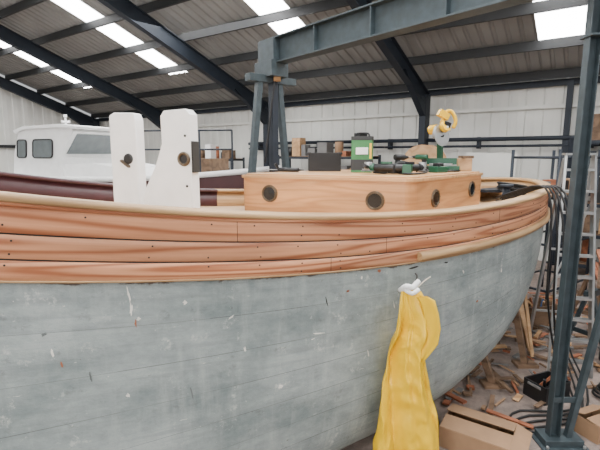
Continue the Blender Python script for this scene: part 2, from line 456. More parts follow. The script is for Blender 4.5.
for a in ((6.86, .50, .012, .13, 'filler', .15), (6.85, .60, .02, .10, 'filler', -.1), (6.83, .69, .014, .06, 'redwood', 0), (6.81, .66, .03, .025, 'filler', .4),
          (6.52, .57, .03, .04, 'filler', 0), (7.28, .83, .02, .08, 'filler', .1), (7.31, .72, .035, .02, 'seamg', .5), (7.24, .9, .012, .05, 'redwood', .2),
          (5.37, .66, .008, .11, 'seam', .25), (5.45, .92, .13, .012, 'filler', -.1), (5.5, .96, .05, .008, 'filler', .3), (5.15, .60, .04, .02, 'redwood', .3),
          (5.0, .50, .02, .03, 'filler', 0), (4.35, .475, .16, .022, 'seam', .05), (3.9, .48, .08, .018, 'seam', 0), (4.8, .46, .05, .03, 'redwood', 0), (3.6, .62, .03, .05, 'filler', .4), (6.1, .95, .02, .05, 'filler', .2), (6.9, 1.15, .025, .03, 'filler', .2),
          (4.2, .95, .02, .06, 'filler', .2), (3.3, 1.0, .05, .02, 'redwood', .2), (4.9, 1.2, .015, .08, 'filler', .3), (7.1, 1.0, .01, .07, 'seamg', .1),
          (6.2, .70, .06, .012, 'filler', .5), (5.8, 1.3, .05, .04, 'filler', .2), (6.5, 1.2, .012, .12, 'seamg', .2), (4.6, .8, .012, .09, 'filler', .3), (2.8, .75, .03, .06, 'filler', .2)):
    patch(*a)
hull.bar(S0+F*2.6+V((0, 0, FZ+.07)), S0+F*13+V((0, 0, FZ+.07)), .18, .12, 'paint')
zr = lambda z: V((0, 0, z))
hull.prism([S0-F*.02+NR*.04+zr(1.5), S0+F*1.0+NR*.04+zr(.5), S0+F*1.9+NR*.04+zr(FZ+.1), S0+F*.7+NR*.04+zr(FZ+.1), S0-F*.05+NR*.04+zr(.3)], NR*-.08, 'paint')
hull.done(weld=True)

# ---- deck house
dh = MB('coachroof_deckhouse')
PA, PB, PC, PD = V((-.76, 5.52, 0)), V((1.2, 4.6, 0)), V((2.64, 6.26, 0)), V((.55, 7.0, 0))
def roundpoly(P, r, n=6):
    out = []
    for i, p in enumerate(P):
        a = P[i-1]; b = P[(i+1) % len(P)]
        pa = p+(a-p).normalized()*r; pb = p+(b-p).normalized()*r
        for j in range(n+1):
            t = j/n; out.append((1-t)**2*pa+2*t*(1-t)*p+t*t*pb)
    return out
rp = roundpoly([PA, PB, PC, PD], .12)
dh.prism([p+V((0, 0, 1.86)) for p in rp], (0, 0, .46), 'house')
cen = (PA+PB+PC+PD)/4
def grow(P, g): return [p+(p-cen).normalized()*g for p in P]
rp2 = roundpoly(grow([PA, PB, PC, PD], .03), .13)
dh.prism([p+V((0, 0, 2.315)) for p in rp2], (0, 0, .035), 'housetop')
rp3 = roundpoly(grow([PA, PB, PC, PD], -.03), .13)
dh.prism([p+V((0, 0, 2.349)) for p in rp3], (0, 0, .02), 'housetop')
def port(P, Q, t, z):
    c = P.lerp(Q, t); e = (Q-P).normalized(); nn = V((e.y, -e.x, 0)); c = c+V((0, 0, z))
    dh.cyl(c-nn*.02, c+nn*.010, .108, 'bronze', 28); dh.torus(c+nn*.010, nn, .098, .010, 'bronze')
    dh.cyl(c, c+nn*.0125, .085, 'glass', 28)
    dh.torus(c+nn*.014, nn, .085, .006, 'bronze')
    for i in range(8):
        a = i*math.pi/4+.2; q = c+e*math.cos(a)*.097+V((0, 0, 1))*math.sin(a)*.097
        dh.cyl(q+nn*.015, q+nn*.025, .006, 'bronze', 6)
port(PA, PB, .197, 2.13); port(PA, PB, .811, 2.10); port(PB, PC, .26, 2.10); port(PB, PC, .79, 2.14)
dh.done(bevel=.004)

# ---- white posts on deck
def tovec(c, ex, pts): return [V(c)+ex*x+V((0, 0, z)) for x, z in pts]
e1 = V((.95, -.31, 0)); e1n = V((.31, .95, 0))
wp = MB('white_mast_tabernacle')
c = V((-1.83, 4.55, 0))
wp.prism(tovec(c, e1, [(-.17, 1.97), (.16, 1.97), (.17, 2.55), (.175, 2.95), (.15, 3.02), (-.10, 3.03), (-.16, 3.0), (-.165, 2.5)]), e1n*.13, 'white')
wp.cyl(c+e1*.06+V((0, 0, 2.56))-e1n*.02, c+e1*.06+V((0, 0, 2.56))+e1n*.05, .055, 'black', 16)
wp.box(c+e1*.02+V((0, -.01, 2.51)), (.13, .05, .03), 'bronze', (0, .6, -.3))
wp.done(bevel=.02)
wp = MB('white_mast_tabernacle')
c = V((-1.2, 4.25, 0))
wp.prism(tovec(c, e1, [(-.40, 2.0), (.16, 2.0), (.165, 2.98), (.12, 3.03), (-.12, 3.02), (-.16, 2.97), (-.16, 2.70), (-.24, 2.5), (-.37, 2.27), (-.41, 2.15)]), e1n*.14, 'white')
pc = c+e1*.09+V((0, 0, 2.56))
wp.torus(pc-e1n*.012, e1n, .055, .016, 'bronze'); wp.cyl(pc-e1n*.012, pc+e1n*.01, .045, 'black', 18)
wp.box(c+e1*.165+V((0, 0, 2.58))+e1n*.07, (.03, .12, .3), 'seam', (0, 0, -.31))
for z in (2.3, 2.78): wp.cyl(c+e1*.11+V((0, 0, z))-e1n*.01, c+e1*.11+V((0, 0, z)), .014, 'seam', 8)
wp.done(bevel=.02)

# ---- tools on the coachroof  (top z = 2.37)
T = 2.37
g = MB('green_tool_case'); c = V((.83, 5.85, 0)); rz = -.25
g.box(c+V((0, 0, T+.21)), (.27, .2, .42), 'green', (0, 0, rz))
g.box(c+V((0, 0, T+.445)), (.275, .205, .05), 'black', (0, 0, rz))
g.box(c+V((0, 0, T+.10)), (.275, .205, .14), 'black', (0, 0, rz))
g.box(c+V((-.02, -.105, T+.28)), (.16, .01, .09), 'offwhite', (0, 0, rz))
g.box(c+V((.09, -.125, T+.28)), (.03, .01, .2), 'yellow', (0, 0, rz))
g.tube([c+V((-.08, .02, T+.46)), c+V((-.07, .015, T+.51)), c+V((.07, -.015, T+.51)), c+V((.08, -.02, T+.46))], .012, 'black')
g.done(bevel=.012)
g = MB('black_plastic_crate'); c = V((.35, 6.35, T))
for dx, dy, sx, sy in ((0, -.15, .46, .02), (0, .15, .46, .02), (-.22, 0, .02, .3), (.22, 0, .02, .3)):
    g.box(c+V((dx, dy, .13)), (sx, sy, .26), 'black')
g.box(c+V((0, 0, .012)), (.44, .3, .02), 'black')
for dx in (-.22, .22): g.box(c+V((dx, 0, .25)), (.06, .34, .03), 'black')
g.box(c+V((.05, 0, .15)), (.2, .2, .2), 'skin'); g.done(bevel=.006)

def grinder(c, rz, kbody='black', kacc='dgreen', k=1.):
    m = Matrix.Rotation(rz, 3, 'Z'); c = V(c)
    P = lambda x, y, z: c+m @ V((x*k, y*k, z*k))
    g = MB('angle_grinder')
    g.cyl(P(-.17, 0, .055), P(.08, 0, .055), .034*k, kbody, 14, .03*k)
    g.cyl(P(.08, 0, .055), P(.15, 0, .055), .036*k, kacc, 14, .03*k)
    g.cyl(P(.13, 0, .1), P(.13, 0, .03), .034*k, 'alu', 14)
    g.cyl(P(.13, 0, .03), P(.13, 0, .024), .062*k, 'skin', 22)
    g.cyl(P(.13, .03, .06), P(.13, .15, .075), .016*k, 'black', 10)
    g.box(P(-.19, 0, .045), (.07*k, .08*k, .075*k), kacc, (0, 0, rz))
    g.box(P(-.02, 0, .095), (.09*k, .03*k, .02*k), kacc, (0, 0, rz)); g.done(bevel=.004)
grinder((1.0, 5.2, T), 2.75, k=1.45); grinder((1.35, 5.3, T), .5, 'black', 'black', 1.4)
def drill(c, rz, k='dgreen'):
    m = Matrix.Rotation(rz, 3, 'Z'); c = V(c); P = lambda x, y, z: c+m @ V((x, y, z))
    g = MB('cordless_drill')
    g.cyl(P(-.08, 0, .2), P(.08, 0, .2), .036, k, 14); g.cyl(P(.08, 0, .2), P(.14, 0, .2), .026, 'black', 12, .016)
    g.cyl(P(.14, 0, .2), P(.22, 0, .2), .005, 'alu', 8)
    g.bar(P(-.03, 0, .18), P(-.05, 0, .07), .04, .055, 'black'); g.box(P(-.04, 0, .035), (.13, .075, .07), 'black', (0, 0, rz)); g.done(bevel=.006)
def drill_down(c, rz, k='dgreen'):
    m = Matrix.Rotation(rz, 3, 'Z'); c = V(c); P = lambda x, y, z: c+m @ V((x, y, z))
    g = MB('cordless_drill')
    g.cyl(P(-.1, 0, .05), P(.1, 0, .05), .045, k, 14); g.cyl(P(.1, 0, .05), P(.18, 0, .05), .032, 'black', 12, .018)
    g.cyl(P(.18, 0, .05), P(.28, 0, .045), .006, 'alu', 8)
    g.bar(P(-.04, .03, .05), P(-.07, .17, .045), .05, .06, 'black'); g.box(P(-.07, .2, .05), (.15, .09, .09), 'black', (0, 0, rz)); g.done(bevel=.006)
drill_down((1.38, 5.72, T), .3, 'black'); drill((1.66, 5.98, T), 2.5); drill_down((1.05, 5.55, T), 2.6, 'black'); drill((1.28, 5.62, T), .5, 'black')
g = MB('power_cord'); g.tube([(1.15, 5.2, T+.02), (1.25, 5.0, T+.015), (1.45, 5.1, T+.02), (1.55, 5.35, T+.05), (1.3, 5.45, T+.08), (1.1, 5.6, T+.05), (1.45, 5.75, T+.06), (1.8, 5.8, T+.02), (2.2, 6.0, T+.015)], .012, 'rubber')
g.tube([(.9, 5.35, T+.02), (1.1, 5.4, T+.04), (1.25, 5.55, T+.14), (1.4, 5.5, T+.12), (1.6, 5.6, T+.02)], .014, 'rubber')
g.tube([(1.0, 5.3, T+.02), (1.2, 5.35, T+.13), (1.42, 5.42, T+.1), (1.5, 5.6, T+.02)], .014, 'rubber'); g.done()
g = MB('sealant_gun'); c = V((-.12, 5.6, T))
g.cyl(c+V((-.16, .07, .04)), c+V((.1, -.04, .04)), .028, 'black', 12); g.cyl(c+V((.1, -.04, .04)), c+V((.17, -.07, .04)), .012, 'black', 8, .004)
g.bar(c+V((-.16, .07, .05)), c+V((-.2, .05, .12)), .02, .03, 'black'); g.cyl(c+V((-.16, .07, .04)), c+V((-.33, .14, .04)), .005, 'alu', 6)
g.done()
g = MB('mitre_saw'); c = V((2.0, 6.2, T))
g.box(c+V((0, 0, .05)), (.5, .3, .05), 'dgreen', (0, 0, -.35)); g.cyl(c+V((0, 0, .06)), c+V((0, 0, .11)), .16, 'alu', 26)
for dx in (-.2, .2): g.box(c+V((dx, -dx*.36, .0125)), (.06, .32, .025), 'black', (0, 0, -.35))
g.box(c+V((0, .09, .14)), (.48, .03, .09), 'dgreen', (0, 0, -.35))
g.bar(c+V((.02, .12, .1)), c+V((.0, .1, .5)), .07, .06, 'dgreen')
g.bar(c+V((.0, .12, .46)), c+V((.02, -.1, .62)), .05, .06, 'alu')
bc = c+V((-.02, -.03, .50)); bn = V((.5, -.85, .1)).normalized()
g.cyl(bc, bc+bn*.006, .15, 'alu', 32); g.cyl(bc+bn*.0, bc+bn*.02, .03, 'black', 14)
e2 = V((0, 0, 1))-bn*bn.z; e2.normalize(); e3 = bn.cross(e2)
arc_ = [bc-bn*.02+e2*math.sin(t)*.165+e3*math.cos(t)*.165 for t in [math.pi*i/12-.3 for i in range(13)]]
g.prism(arc_, bn*.05, 'alu')
g.cyl(bc+e2*.1-bn*.02, bc+e2*.1-bn*.2, .065, 'yellow', 16); g.cyl(bc+e2*.1+bn*.03, bc+e2*.12+bn*.09, .075, 'yellow', 16)
g.tube([bc+e2*.16, bc+e2*.30+V((.05, 0, 0)), bc+e2*.33+V((.14, 0, 0)), bc+e2*.2+V((.2, 0, 0)), bc+e2*.1+V((.16, 0, 0))], .026, 'yellow')
g.box(bc+e2*.28+V((.03, 0, 0)), (.16, .08, .09), 'yellow', (0, .5, .2))
g.box(bc+e2*.14+V((.05, -.03, 0)), (.10, .1, .08), 'black', (0, .3, .2))
g.done(bevel=.004)
g = MB('timber_offcuts'); c = V((2.36, 6.28, T)); g.box(c+V((0, 0, .09)), (.2, .14, .18), 'pine', (0, 0, -.3)); g.box(c+V((.02, 0, .2)), (.18, .12, .04), 'oldwood', (0, 0, .2)); g.done(bevel=.006)
g = MB('battery_charger'); c = V((1.82, 5.75, T)); g.box(c+V((0, 0, .04)), (.22, .14, .08), 'dgreen', (0, 0, .6)); g.box(c+V((0, 0, .1)), (.12, .09, .05), 'black', (0, 0, .6)); g.done(bevel=.01)

# clutter on stern deck
g = MB('deck_boards_stack')
for i in range(4): g.box(V((2.95, 7.0, 1.95+.03*i)), (1.3, .16, .028), 'black' if i == 3 else 'pine', (0, 0, .45+.08*i))
g.box(V((3.0, 6.75, 2.05)), (.9, .3, .04), 'dsteel', (0, .05, .7))
g.done()
g = MB('hose_coil')
for i in range(5): g.torus(V((3.25, 6.65, 2.03+.03*i)), (0.15, .02, 1), .2-.015*(i % 2), .018, 'rubber')
g.done()
g = MB('deck_winch_block'); c = V((2.98, 6.25, 1.90)); g.cyl(c, c+V((0, 0, .24)), .06, 'dsteel', 16, .05); g.cyl(c+V((0, 0, .24)), c+V((0, 0, .28)), .09, 'dsteel', 16); g.box(c+V((0, 0, .02)), (.2, .2, .04), 'dsteel'); g.done()

# ================================================================ YELLOW OILSKIN
g = MB('yellow_oilskin_trousers')
rows = [(1.485, .945, .05, .02), (1.44, .95, .085, .035), (1.33, .97, .125, .05), (1.2, .99, .165, .06), (1.08, .985, .175, .06), (.95, .955, .165, .06), (.8, .945, .175, .065),
        (.62, .955, .215, .075), (.42, .965, .25, .08), (.2, .965, .285, .085), (0, .955, .31, .09), (-.16, .95, .32, .095)]
rr = []
for (a, b) in zip(rows, rows[1:]):
    for j in range(8):
        t = j/8; rr.append(tuple(a[i]*(1-t)+b[i]*t for i in range(4)))
rr.append(rows[-1])
SG = 160; o = len(g.v)
def saw(x):
    x = (x/(2*math.pi)) % 1.
    return 1-2*x/.75 if x < .75 else -1+2*(x-.75)/.25
for i, (z, cx, rx, ry) in enumerate(rr):
    dd = (1.485-z)/1.6
    for j in range(SG):
        t = 2*math.pi*j/SG
        ct = math.cos(t); x = rx*ct
        ph = x*17/(.5+.7*dd); am = min(1, .3+dd*2.5)
        fo = .062*am*saw(ph+2.0*math.sin(2.6*dd+.4)+1.0)+.018*am*saw(ph*2.2-5*dd+2)
        q = V((x*5+1.7*z, z*3.4-x*3, .3)); rg = (1-abs(MN.noise(q*1.0)*2))*.034+(1-abs(MN.noise(q*2.1+V((4, 1, 2)))*2))*.014
        edge = 1+.08*math.sin(8*dd+.6)*(1 if ct > 0 else -.8)+.05*MN.noise(V((ct*2, z*6, 9)))
        y = 3.60+ry*math.sin(t)+fo-rg*am
        y = min(y, 3.72 if z > .3 else 3.80)
        g.v.append(V((cx+x*edge, y, z+.04*math.sin(3*t)*dd)))
for i in range(len(rr)-1):
    for j in range(SG):
        l = (j+1) % SG; g.face((o+i*SG+j, o+i*SG+l, o+(i+1)*SG+l, o+(i+1)*SG+j), 'oil', True)
g.face([o+j for j in range(SG)], 'oil')
g.tube([(.87, 3.62, 1.44), (.90, 3.54, 1.50), (.96, 3.56, 1.485), (1.02, 3.60, 1.53)], .024, 'white')
g.tube([(.89, 3.56, 1.47), (.95, 3.53, 1.44), (1.01, 3.55, 1.47)], .020, 'white')
g.tube([(.97, 3.60, 1.46), (1.0, 3.60, 1.54), (1.02, 3.66, 1.56), (1.03, 3.74, 1.555)], .007, 'seam')
g.tube([(1.0, 3.58, 1.47), (1.1, 3.7, 1.5), (1.2, 3.86, 1.49)], .006, 'rope')
# loose sleeve-like flap of cloth hanging from the right shoulder
so = len(g.v); FLAP = [(1.03, 1.42, .05), (1.08, 1.37, .06), (1.115, 1.26, .065), (1.13, 1.12, .07), (1.115, 1.0, .065), (1.07, .90, .05), (1.03, .84, .03)]
for i, (cx, z, w_) in enumerate(FLAP):
    for j in range(16):
        t = 2*math.pi*j/16; g.v.append(V((cx+w_*math.cos(t), 3.50+.022*math.sin(t)+.012*math.sin(3*t+i), z+.015*math.cos(t)*(i % 2))))
for i in range(len(FLAP)-1):
    for j in range(16):
        l = (j+1) % 16; g.face((so+i*16+j, so+i*16+l, so+(i+1)*16+l, so+(i+1)*16+j), 'oil', True)
g.face([so+6*16+j for j in range(16)], 'oil')
g.done()

# ================================================================ GANTRY
g = MB('steel_gantry_crane')
GZ = 4.35
G1 = V((2.98, 3.80, GZ)); G2 = V((-.62, 8.05, GZ))
g.ibeam(G1, G2, .22, .40, 'steel', .025)
bd = (G2-G1).normalized(); bs = V((bd.y, -bd.x, 0)); BA = math.atan2(bd.y, bd.x)
for t in (.15, .35, .55, .75):
    p = G1.lerp(G2, t); g.box(p, (.02, .2, .38), 'steel', (0, 0, BA))
E = V((-.5, 7.87, 0))
g.box(E+V((0, 0, GZ-.3)), (.5, .36, .26), 'steel', (0, 0, BA))
g.box(E+V((0, 0, GZ-.02)), (.45, .24, .42), 'steel', (0, 0, BA))
g.bar(E+bs*-.5+V((0, 0, GZ-.46)), E+bs*.5+V((0, 0, GZ-.46)), .16, .12, 'steel')
g.bar(E+bs*-.25+V((0, 0, GZ-.42)), E+bs*-.75+V((0, 0, FZ+.05)), .11, .10, 'steel')
g.bar(E+bs*.15+V((0, 0, GZ-.42)), E+bs*.6+V((0, 0, FZ+.05)), .11, .10, 'steel')
g.box(E+V((.03, 0, (GZ-.3+FZ)/2)), (.13, .12, GZ-.3-FZ), 'dsteel', (0, 0, BA))
g.bar(E+bs*-.9+V((0, 0, FZ+.06)), E+bs*.9+V((0, 0, FZ+.06)), .16, .12, 'steel')
N1 = V((2.66, 4.15, 0)); NT = GZ-.25; NH = NT-FZ; NC = (NT+FZ)/2
g.box(N1+V((-.05, 0, NC)), (.012, .09, NH), 'steel'); g.box(N1+V((.05, 0, NC)), (.012, .09, NH), 'steel')
g.box(N1+V((0, .02, NC)), (.10, .012, NH), 'steel')
g.bar(V((2.80, 4.13, FZ+.06)), V((3.47, 4.10, GZ-.2)), .065, .055, 'steel')
g.bar(V((2.45, 4.15, GZ-.27)), V((3.65, 4.08, GZ-.27)), .14, .12, 'steel')
g.box(N1+V((.04, 0, 3.66)), (.22, .18, .02), 'steel'); g.box(N1+V((.10, 0, 3.77)), (.10, .15, .2), 'steel')
for z in (3.71, 3.79, 3.86): g.cyl(N1+V((.08, -.075, z)), N1+V((.08, -.10, z)), .014, 'alu', 6)
g.box(N1+V((.07, 0, FZ+.05)), (.40, .22, .08), 'steel'); g.box(N1+V((.07, 0, FZ+.01)), (.48, .32, .02), 'steel')
for dx in (-.12, .26): g.cyl(N1+V((dx, -.13, FZ+.02)), N1+V((dx, -.13, FZ+.05)), .016, 'alu', 6)
g.box(N1+V((.07, -.02, FZ+.5)), (.24, .02, .06), 'steel')
H = G1.lerp(G2, .94)+V((0, 0, -.2))
g.cyl(H, H+V((0, 0, -.12)), .03, 'dsteel'); g.cyl(H+V((-.05, 0, -.22)), H+V((.07, 0, -.22)), .08, 'pine', 16)
g.tube([H+V((-.03, 0, -.27)), H+V((-.12, 0, -.9)), H+V((-.22, .0, -1.7))], .02, 'black')
g.done(bevel=.004)
# ================================================================ SECOND BOAT
g = MB('cabin_cruiser')
O = V((-4.2, 9.7, 0)); e = V((.93, -.367, 0)).normalized(); en = V((e.y, -e.x, 0))
def Q(x, y, z): return O+e*x+en*y+V((0, 0, z))
def cb(x):
    t = (x+4.2)/8.4
    return 1.15*(math.sin(min(1, max(0.0, (1-t))*1.55)*math.pi/2)**.8) if t > .5 else 1.15-.12*(.5-t)
xs = [-4.2+8.4*i/30 for i in range(31)]
prof2 = [(1., 2.12), (.985, 1.95), (.93, 1.5), (.72, 1.05), (.3, .75), (0, .68)]
for sd in (1, -1):
    o = len(g.v)
    for x in xs:
        lift = .25*max(0, x/4.2)**2
        for w_, z in prof2: g.v.append(Q(x, sd*cb(x)*w_, z+lift*(z-.6)/1.5+(0 if w_ > .5 else .5*max(0, x/4.2)**3)))
    m_ = len(prof2)
    for i in range(30):
        for j in range(m_-1): g.face((o+i*m_+j, o+i*m_+j+1, o+(i+1)*m_+j+1, o+(i+1)*m_+j), 'maroon', True)
    pts = []
    for x in xs: pts.append((Q(x, sd*cb(x), 2.12+.25*max(0, x/4.2)**2), en*sd))
    g.sweep(pts, [(-.06, -.02), (-.06, .05), (.03, .05), (.03, -.05), (0, -.05)], 'offwhite')
o = len(g.v)
for x in xs:
    z = 2.08+.25*max(0, x/4.2)**2
    g.v += [Q(x, cb(x)*.97, z), Q(x, -cb(x)*.97, z)]
for i in range(30): g.face((o+2*i, o+2*i+1, o+2*i+3, o+2*i+2), 'offwhite')
tr = [Q(-4.2, cb(-4.2)*w_, z) for w_, z in prof2]+[Q(-4.2, -cb(-4.2)*w_, z) for w_, z in reversed(prof2[:-1])]
oo = len(g.v); g.v += tr; g.face(range(oo, oo+len(tr)), 'maroon')
cabx = -.95
pr = [(-1.12, 0), (-1.0, .55), (-.82, .98), (-.6, 1.06), (.45, 1.08), (.72, 1.05), (.8, .98), (.35, .45), (.45, 0)]
g.prism([Q(cabx+x, .78, 2.1+z) for x, z in pr], en*-1.56, 'offwhite')
g.prism([Q(cabx+x, .84, 2.1+z) for x, z in [(-.9, 1.02), (-.6, 1.10), (.5, 1.13), (.95, 1.07), (.9, 1.02), (.45, 1.06), (-.6, 1.04), (-.85, .96)]], en*-1.68, 'offwhite')
def rr_(x0, x1, z0, z1, sl=0):
    P = [V((x0, 0, z0)), V((x1, 0, z0)), V((x1+sl, 0, z1)), V((x0+sl, 0, z1))]
    return [(p.x, p.z) for p in roundpoly(P, .07, 4)]
for (x0, x1) in ((-.90, -.62), (-.42, .16)):
    pp = rr_(x0, x1, .44, .82, .05)
    g.prism([Q(cabx+x, .80, 2.1+z) for x, z in pp], en*-.03, 'winglass')
    pts = [Q(cabx+x, .80, 2.1+z) for x, z in pp]; g.tube(pts+[pts[0]], .016, 'black', 6, 1)
a, b = Q(cabx+.41, .66, 2.62), Q(cabx+.74, .66, 3.03); a2, b2 = Q(cabx+.41, -.66, 2.62), Q(cabx+.74, -.66, 3.03)
g.prism([a, b, b2, a2], e*.03, 'winglass')
g.prism([Q(x, .7, 2.1+z) for x, z in [(-.75, 0), (-.75, .30), (.2, .33), (.9, .24), (1.1, 0)]], en*-1.4, 'offwhite')
g.cyl(Q(cabx-.3, 0, 3.15), Q(cabx-.3, 0, 3.45), .02, 'white'); g.cyl(Q(cabx-.3, 0, 3.33), Q(cabx-.3, 0, 3.37), .09, 'white', 12)
g.cyl(Q(cabx-.3, 0, 3.45), Q(cabx-.3, 0, 3.51), .04, 'white')
for x in (1.5, 2.1, 2.7, 3.3): g.cyl(Q(x, cb(x)*.9, 2.15), Q(x, cb(x)*.9, 3.05), .018, 'dsteel', 8)
for z in (3.05, 2.7): g.tube([Q(x, cb(x)*.9, z) for x in (1.5, 2.1, 2.7, 3.3)], .016, 'dsteel', 8)
g.box(Q(2.3, 0, 2.35), (1.0, .7, .35), 'oldwood', (0, 0, -.38))
for x in (-3, 0, 2.4):
    g.bar(Q(x, -.9, FZ+.1), Q(x, .9, FZ+.1), .15, .2, 'oldwood')
    for y in (-.8, .8): g.bar(Q(x, y, FZ+.1), Q(x, y*.9, 1.3), .1, .1, 'oldwood')
    g.bar(Q(x, 0, FZ+.1), Q(x, 0, .72), .2, .3, 'oldwood')
g.done()

# ================================================================ CLUTTER (built on z=0 then stood on the floor)
FL = (0, 0, FZ)
def rack(name, a, q, L=3., H=3.2, lv=5, seed=1):
    r = random.Random(seed); g = MB(name)
    for x in (0, L/2, L):
        for dq in (0, .7): g.box(W(a+x, q+dq, H/2), (.08, .08, H), 'dsteel')
    for i in range(lv):
        z = .3+i*(H-.4)/(lv-1)
        for dq in (0, .7): g.bar(W(a, q+dq, z), W(a+L, q+dq, z), .05, .08, 'dsteel')
        g.bar(W(a, q+.35, z+.05), W(a+L, q+.35, z+.05), .66, .02, 'oldwood')
        x = .1
        while x < L-.4:
            w_ = r.uniform(.12, .45); h = r.uniform(.1, (H-.4)/(lv-1)-.12)
            k = r.choice(['black', 'skin', 'pine', 'oldwood', 'card', 'dsteel', 'oldwood', 'redwood', 'skin', 'black', 'white'])
            if r.random() < .3: g.cyl(W(a+x+w_/2, q+.3, z+.06), W(a+x+w_/2, q+.3, z+.06+h), w_*.35, k, 14)
            else: g.box(W(a+x+w_/2, q+.35, z+.06+h/2), (w_*.9, r.uniform(.3, .55), h), k, (0, 0, -.6))
            x += w_+r.uniform(.02, .12)
    g.done(mv=FL)
rack('storage_rack', -.7, .65, 2.0, 3.4, 5, 3)
rack('storage_rack', 2.0, .65, 3.2, 3.3, 5, 5)
rack('workshop_shelving', -9.6, .65, 3.6, 3.0, 4, 9)
rack('workshop_shelving', -15.5, .65, 3.6, 2.9, 4, 12)
g = MB('white_panel_board'); g.box(W(-2.6, .8, 2.15), (1.3, .04, 1.0), 'wallsheet', (0, .02, WA))
g.box(W(-3.1, .8, (1.7+FZ)/2), (.06, .1, 1.7-FZ), 'oldwood'); g.box(W(-2.1, .8, (1.7+FZ)/2), (.06, .1, 1.7-FZ), 'oldwood'); g.done()
g = MB('cable_drum'); c = W(-3.7, 3.0, 0)
for o_ in (-.25, .25): g.cyl(c+n_*(o_-.02)+V((0, 0, 2.35)), c+n_*(o_+.02)+V((0, 0, 2.35)), .5, 'pine', 28)
g.cyl(c-n_*.25+V((0, 0, 2.35)), c+n_*.25+V((0, 0, 2.35)), .25, 'oldwood', 20)
g.box(c+V((0, 0, (1.86+FZ)/2)), (1.0, .8, 1.86-FZ), 'oldwood', (0, 0, -.6)); g.done()

g = MB('step_ladder'); c = V((3.80, 5.95, FZ)); lx = V((.97, -.24, 0)); ly = V((.24, .97, 0)); LH = 3.0
for sx in (-1, 1):
    g.bar(c+lx*.26*sx-ly*.4, c+lx*.17*sx+V((0, 0, LH)), .03, .08, 'alu')
    g.bar(c+lx*.26*sx+ly*.65, c+lx*.17*sx+ly*.05+V((0, 0, LH-.05)), .03, .06, 'alu')
for i in range(10):
    t = (i+.7)/10.4; p = c-ly*.4*(1-t)+V((0, 0, LH*t)); wd = .26-.09*t
    g.bar(p-lx*wd, p+lx*wd, .10, .03, 'alu')
for t in (.2, .55):
    p = c+ly*(.65-.6*t)+V((0, 0, (LH-.05)*t)); g.bar(p-lx*(.26-.09*t), p+lx*(.26-.09*t), .03, .03, 'alu')
g.box(c+V((0, .02, LH+.01)), (.38, .16, .03), 'alu', (0, 0, -.24)); g.done()
# scaffold frame with boards, beyond the stern
g = MB('scaffold_tower')
sx0, sy0 = V((4.75, 8.0, 0)), V((.83, .557, 0)); sy1 = V((-.557, .83, 0))
for u in (0, 1.6):
    for v in (0, .9): g.cyl(sx0+sy0*u+sy1*v, sx0+sy0*u+sy1*v+V((0, 0, 3.1)), .03, 'dsteel', 10)
for z in (.4, 1.3, 2.2, 2.95):
    for v in (0, .9): g.cyl(sx0+sy1*v+V((0, 0, z)), sx0+sy0*1.6+sy1*v+V((0, 0, z)), .024, 'dsteel', 8)
    for u in (0, 1.6): g.cyl(sx0+sy0*u+V((0, 0, z)), sx0+sy0*u+sy1*.9+V((0, 0, z)), .024, 'dsteel', 8)
g.cyl(sx0+V((0, 0, .4)), sx0+sy0*1.6+V((0, 0, 2.2)), .02, 'alu', 8)
for i in range(3): g.bar(sx0-sy0*.2+sy1*(.15+.28*i)+V((0, 0, 2.25)), sx0+sy0*1.8+sy1*(.15+.28*i)+V((0, 0, 2.25)), .22, .04, 'oldwood')
for i, k in enumerate(('skin', 'redwood', 'black', 'card')): g.box(sx0+sy0*(.2+.38*i)+sy1*.4+V((0, 0, 2.27+.12)), (.25, .2, .2+.05*(i % 2)), k, (0, 0, .3*i))
g.done(mv=FL)

def trestle(c, rz, H=.8, L=1.1, k='oldwood'):
    g = MB('sawhorse'); m = Matrix.Rotation(rz, 3, 'Z'); c = V(c); P = lambda x, y, z: c+m @ V((x, y, z))
    g.bar(P(-L/2, 0, H), P(L/2, 0, H), .09, .09, k)
    for x in (-L/2+.1, L/2-.1):
        for y in (-.3, .3): g.bar(P(x, y, 0), P(x, y*.1, H), .06, .05, k)
        g.bar(P(x, -.2, .3), P(x, .2, .3), .03, .07, k)
    g.done(mv=FL)
trestle((4.75, 6.5, 0), .5, .93, 1.0, 'steel'); trestle((5.3, 7.35, 0), .5, .93, 1.0, 'oldwood')
g = MB('timber_plank_stack')
for i in range(7): g.box(V((5.02+R.uniform(-.08, .08), 6.92+R.uniform(-.1, .1), 1.0+.045*i)), (1.9, .2, .04), R.choice(['pine', 'oldwood', 'oldwood', 'redwood']), (0, 0, 1.0+R.uniform(-.06, .06)))
g.done(mv=FL)
g = MB('workbench'); c = V((7.3, 8.3, 0)); g.box(c+V((0, 0, .9)), (2.0, .8, .07), 'oldwood', (0, 0, -.6))
for x in (-.9, .9):
    for y in (-.33, .33): g.box(c+Matrix.Rotation(-.6, 3, 'Z') @ V((x, y, .43)), (.09, .09, .87), 'oldwood')
g.box(c+V((0, 0, .3)), (1.8, .7, .04), 'oldwood', (0, 0, -.6))
for i in range(8):
    p = c+Matrix.Rotation(-.6, 3, 'Z') @ V((-.8+i*.22, R.uniform(-.2, .2), .935)); h = R.uniform(.08, .4)
    g.cyl(p, p+V((0, 0, h)), R.uniform(.04, .09), R.choice(['orange', 'blue', 'black', 'white', 'yellow', 'skin'])) if i % 2 else g.box(p+V((0, 0, h/2)), (.2, .16, h), R.choice(['black', 'card', 'dgreen', 'skin']), (0, 0, .3*i))
g.done(mv=FL)
def outside(x, y, m=.05):
    rel = V((x, y, 0))-S0; s_ = rel.dot(F); l_ = rel.dot(NR)
    return not (l_ < bb(max(0, min(s_, 14)))+m and s_ > 0)
g = MB('floor_timber_offcuts')
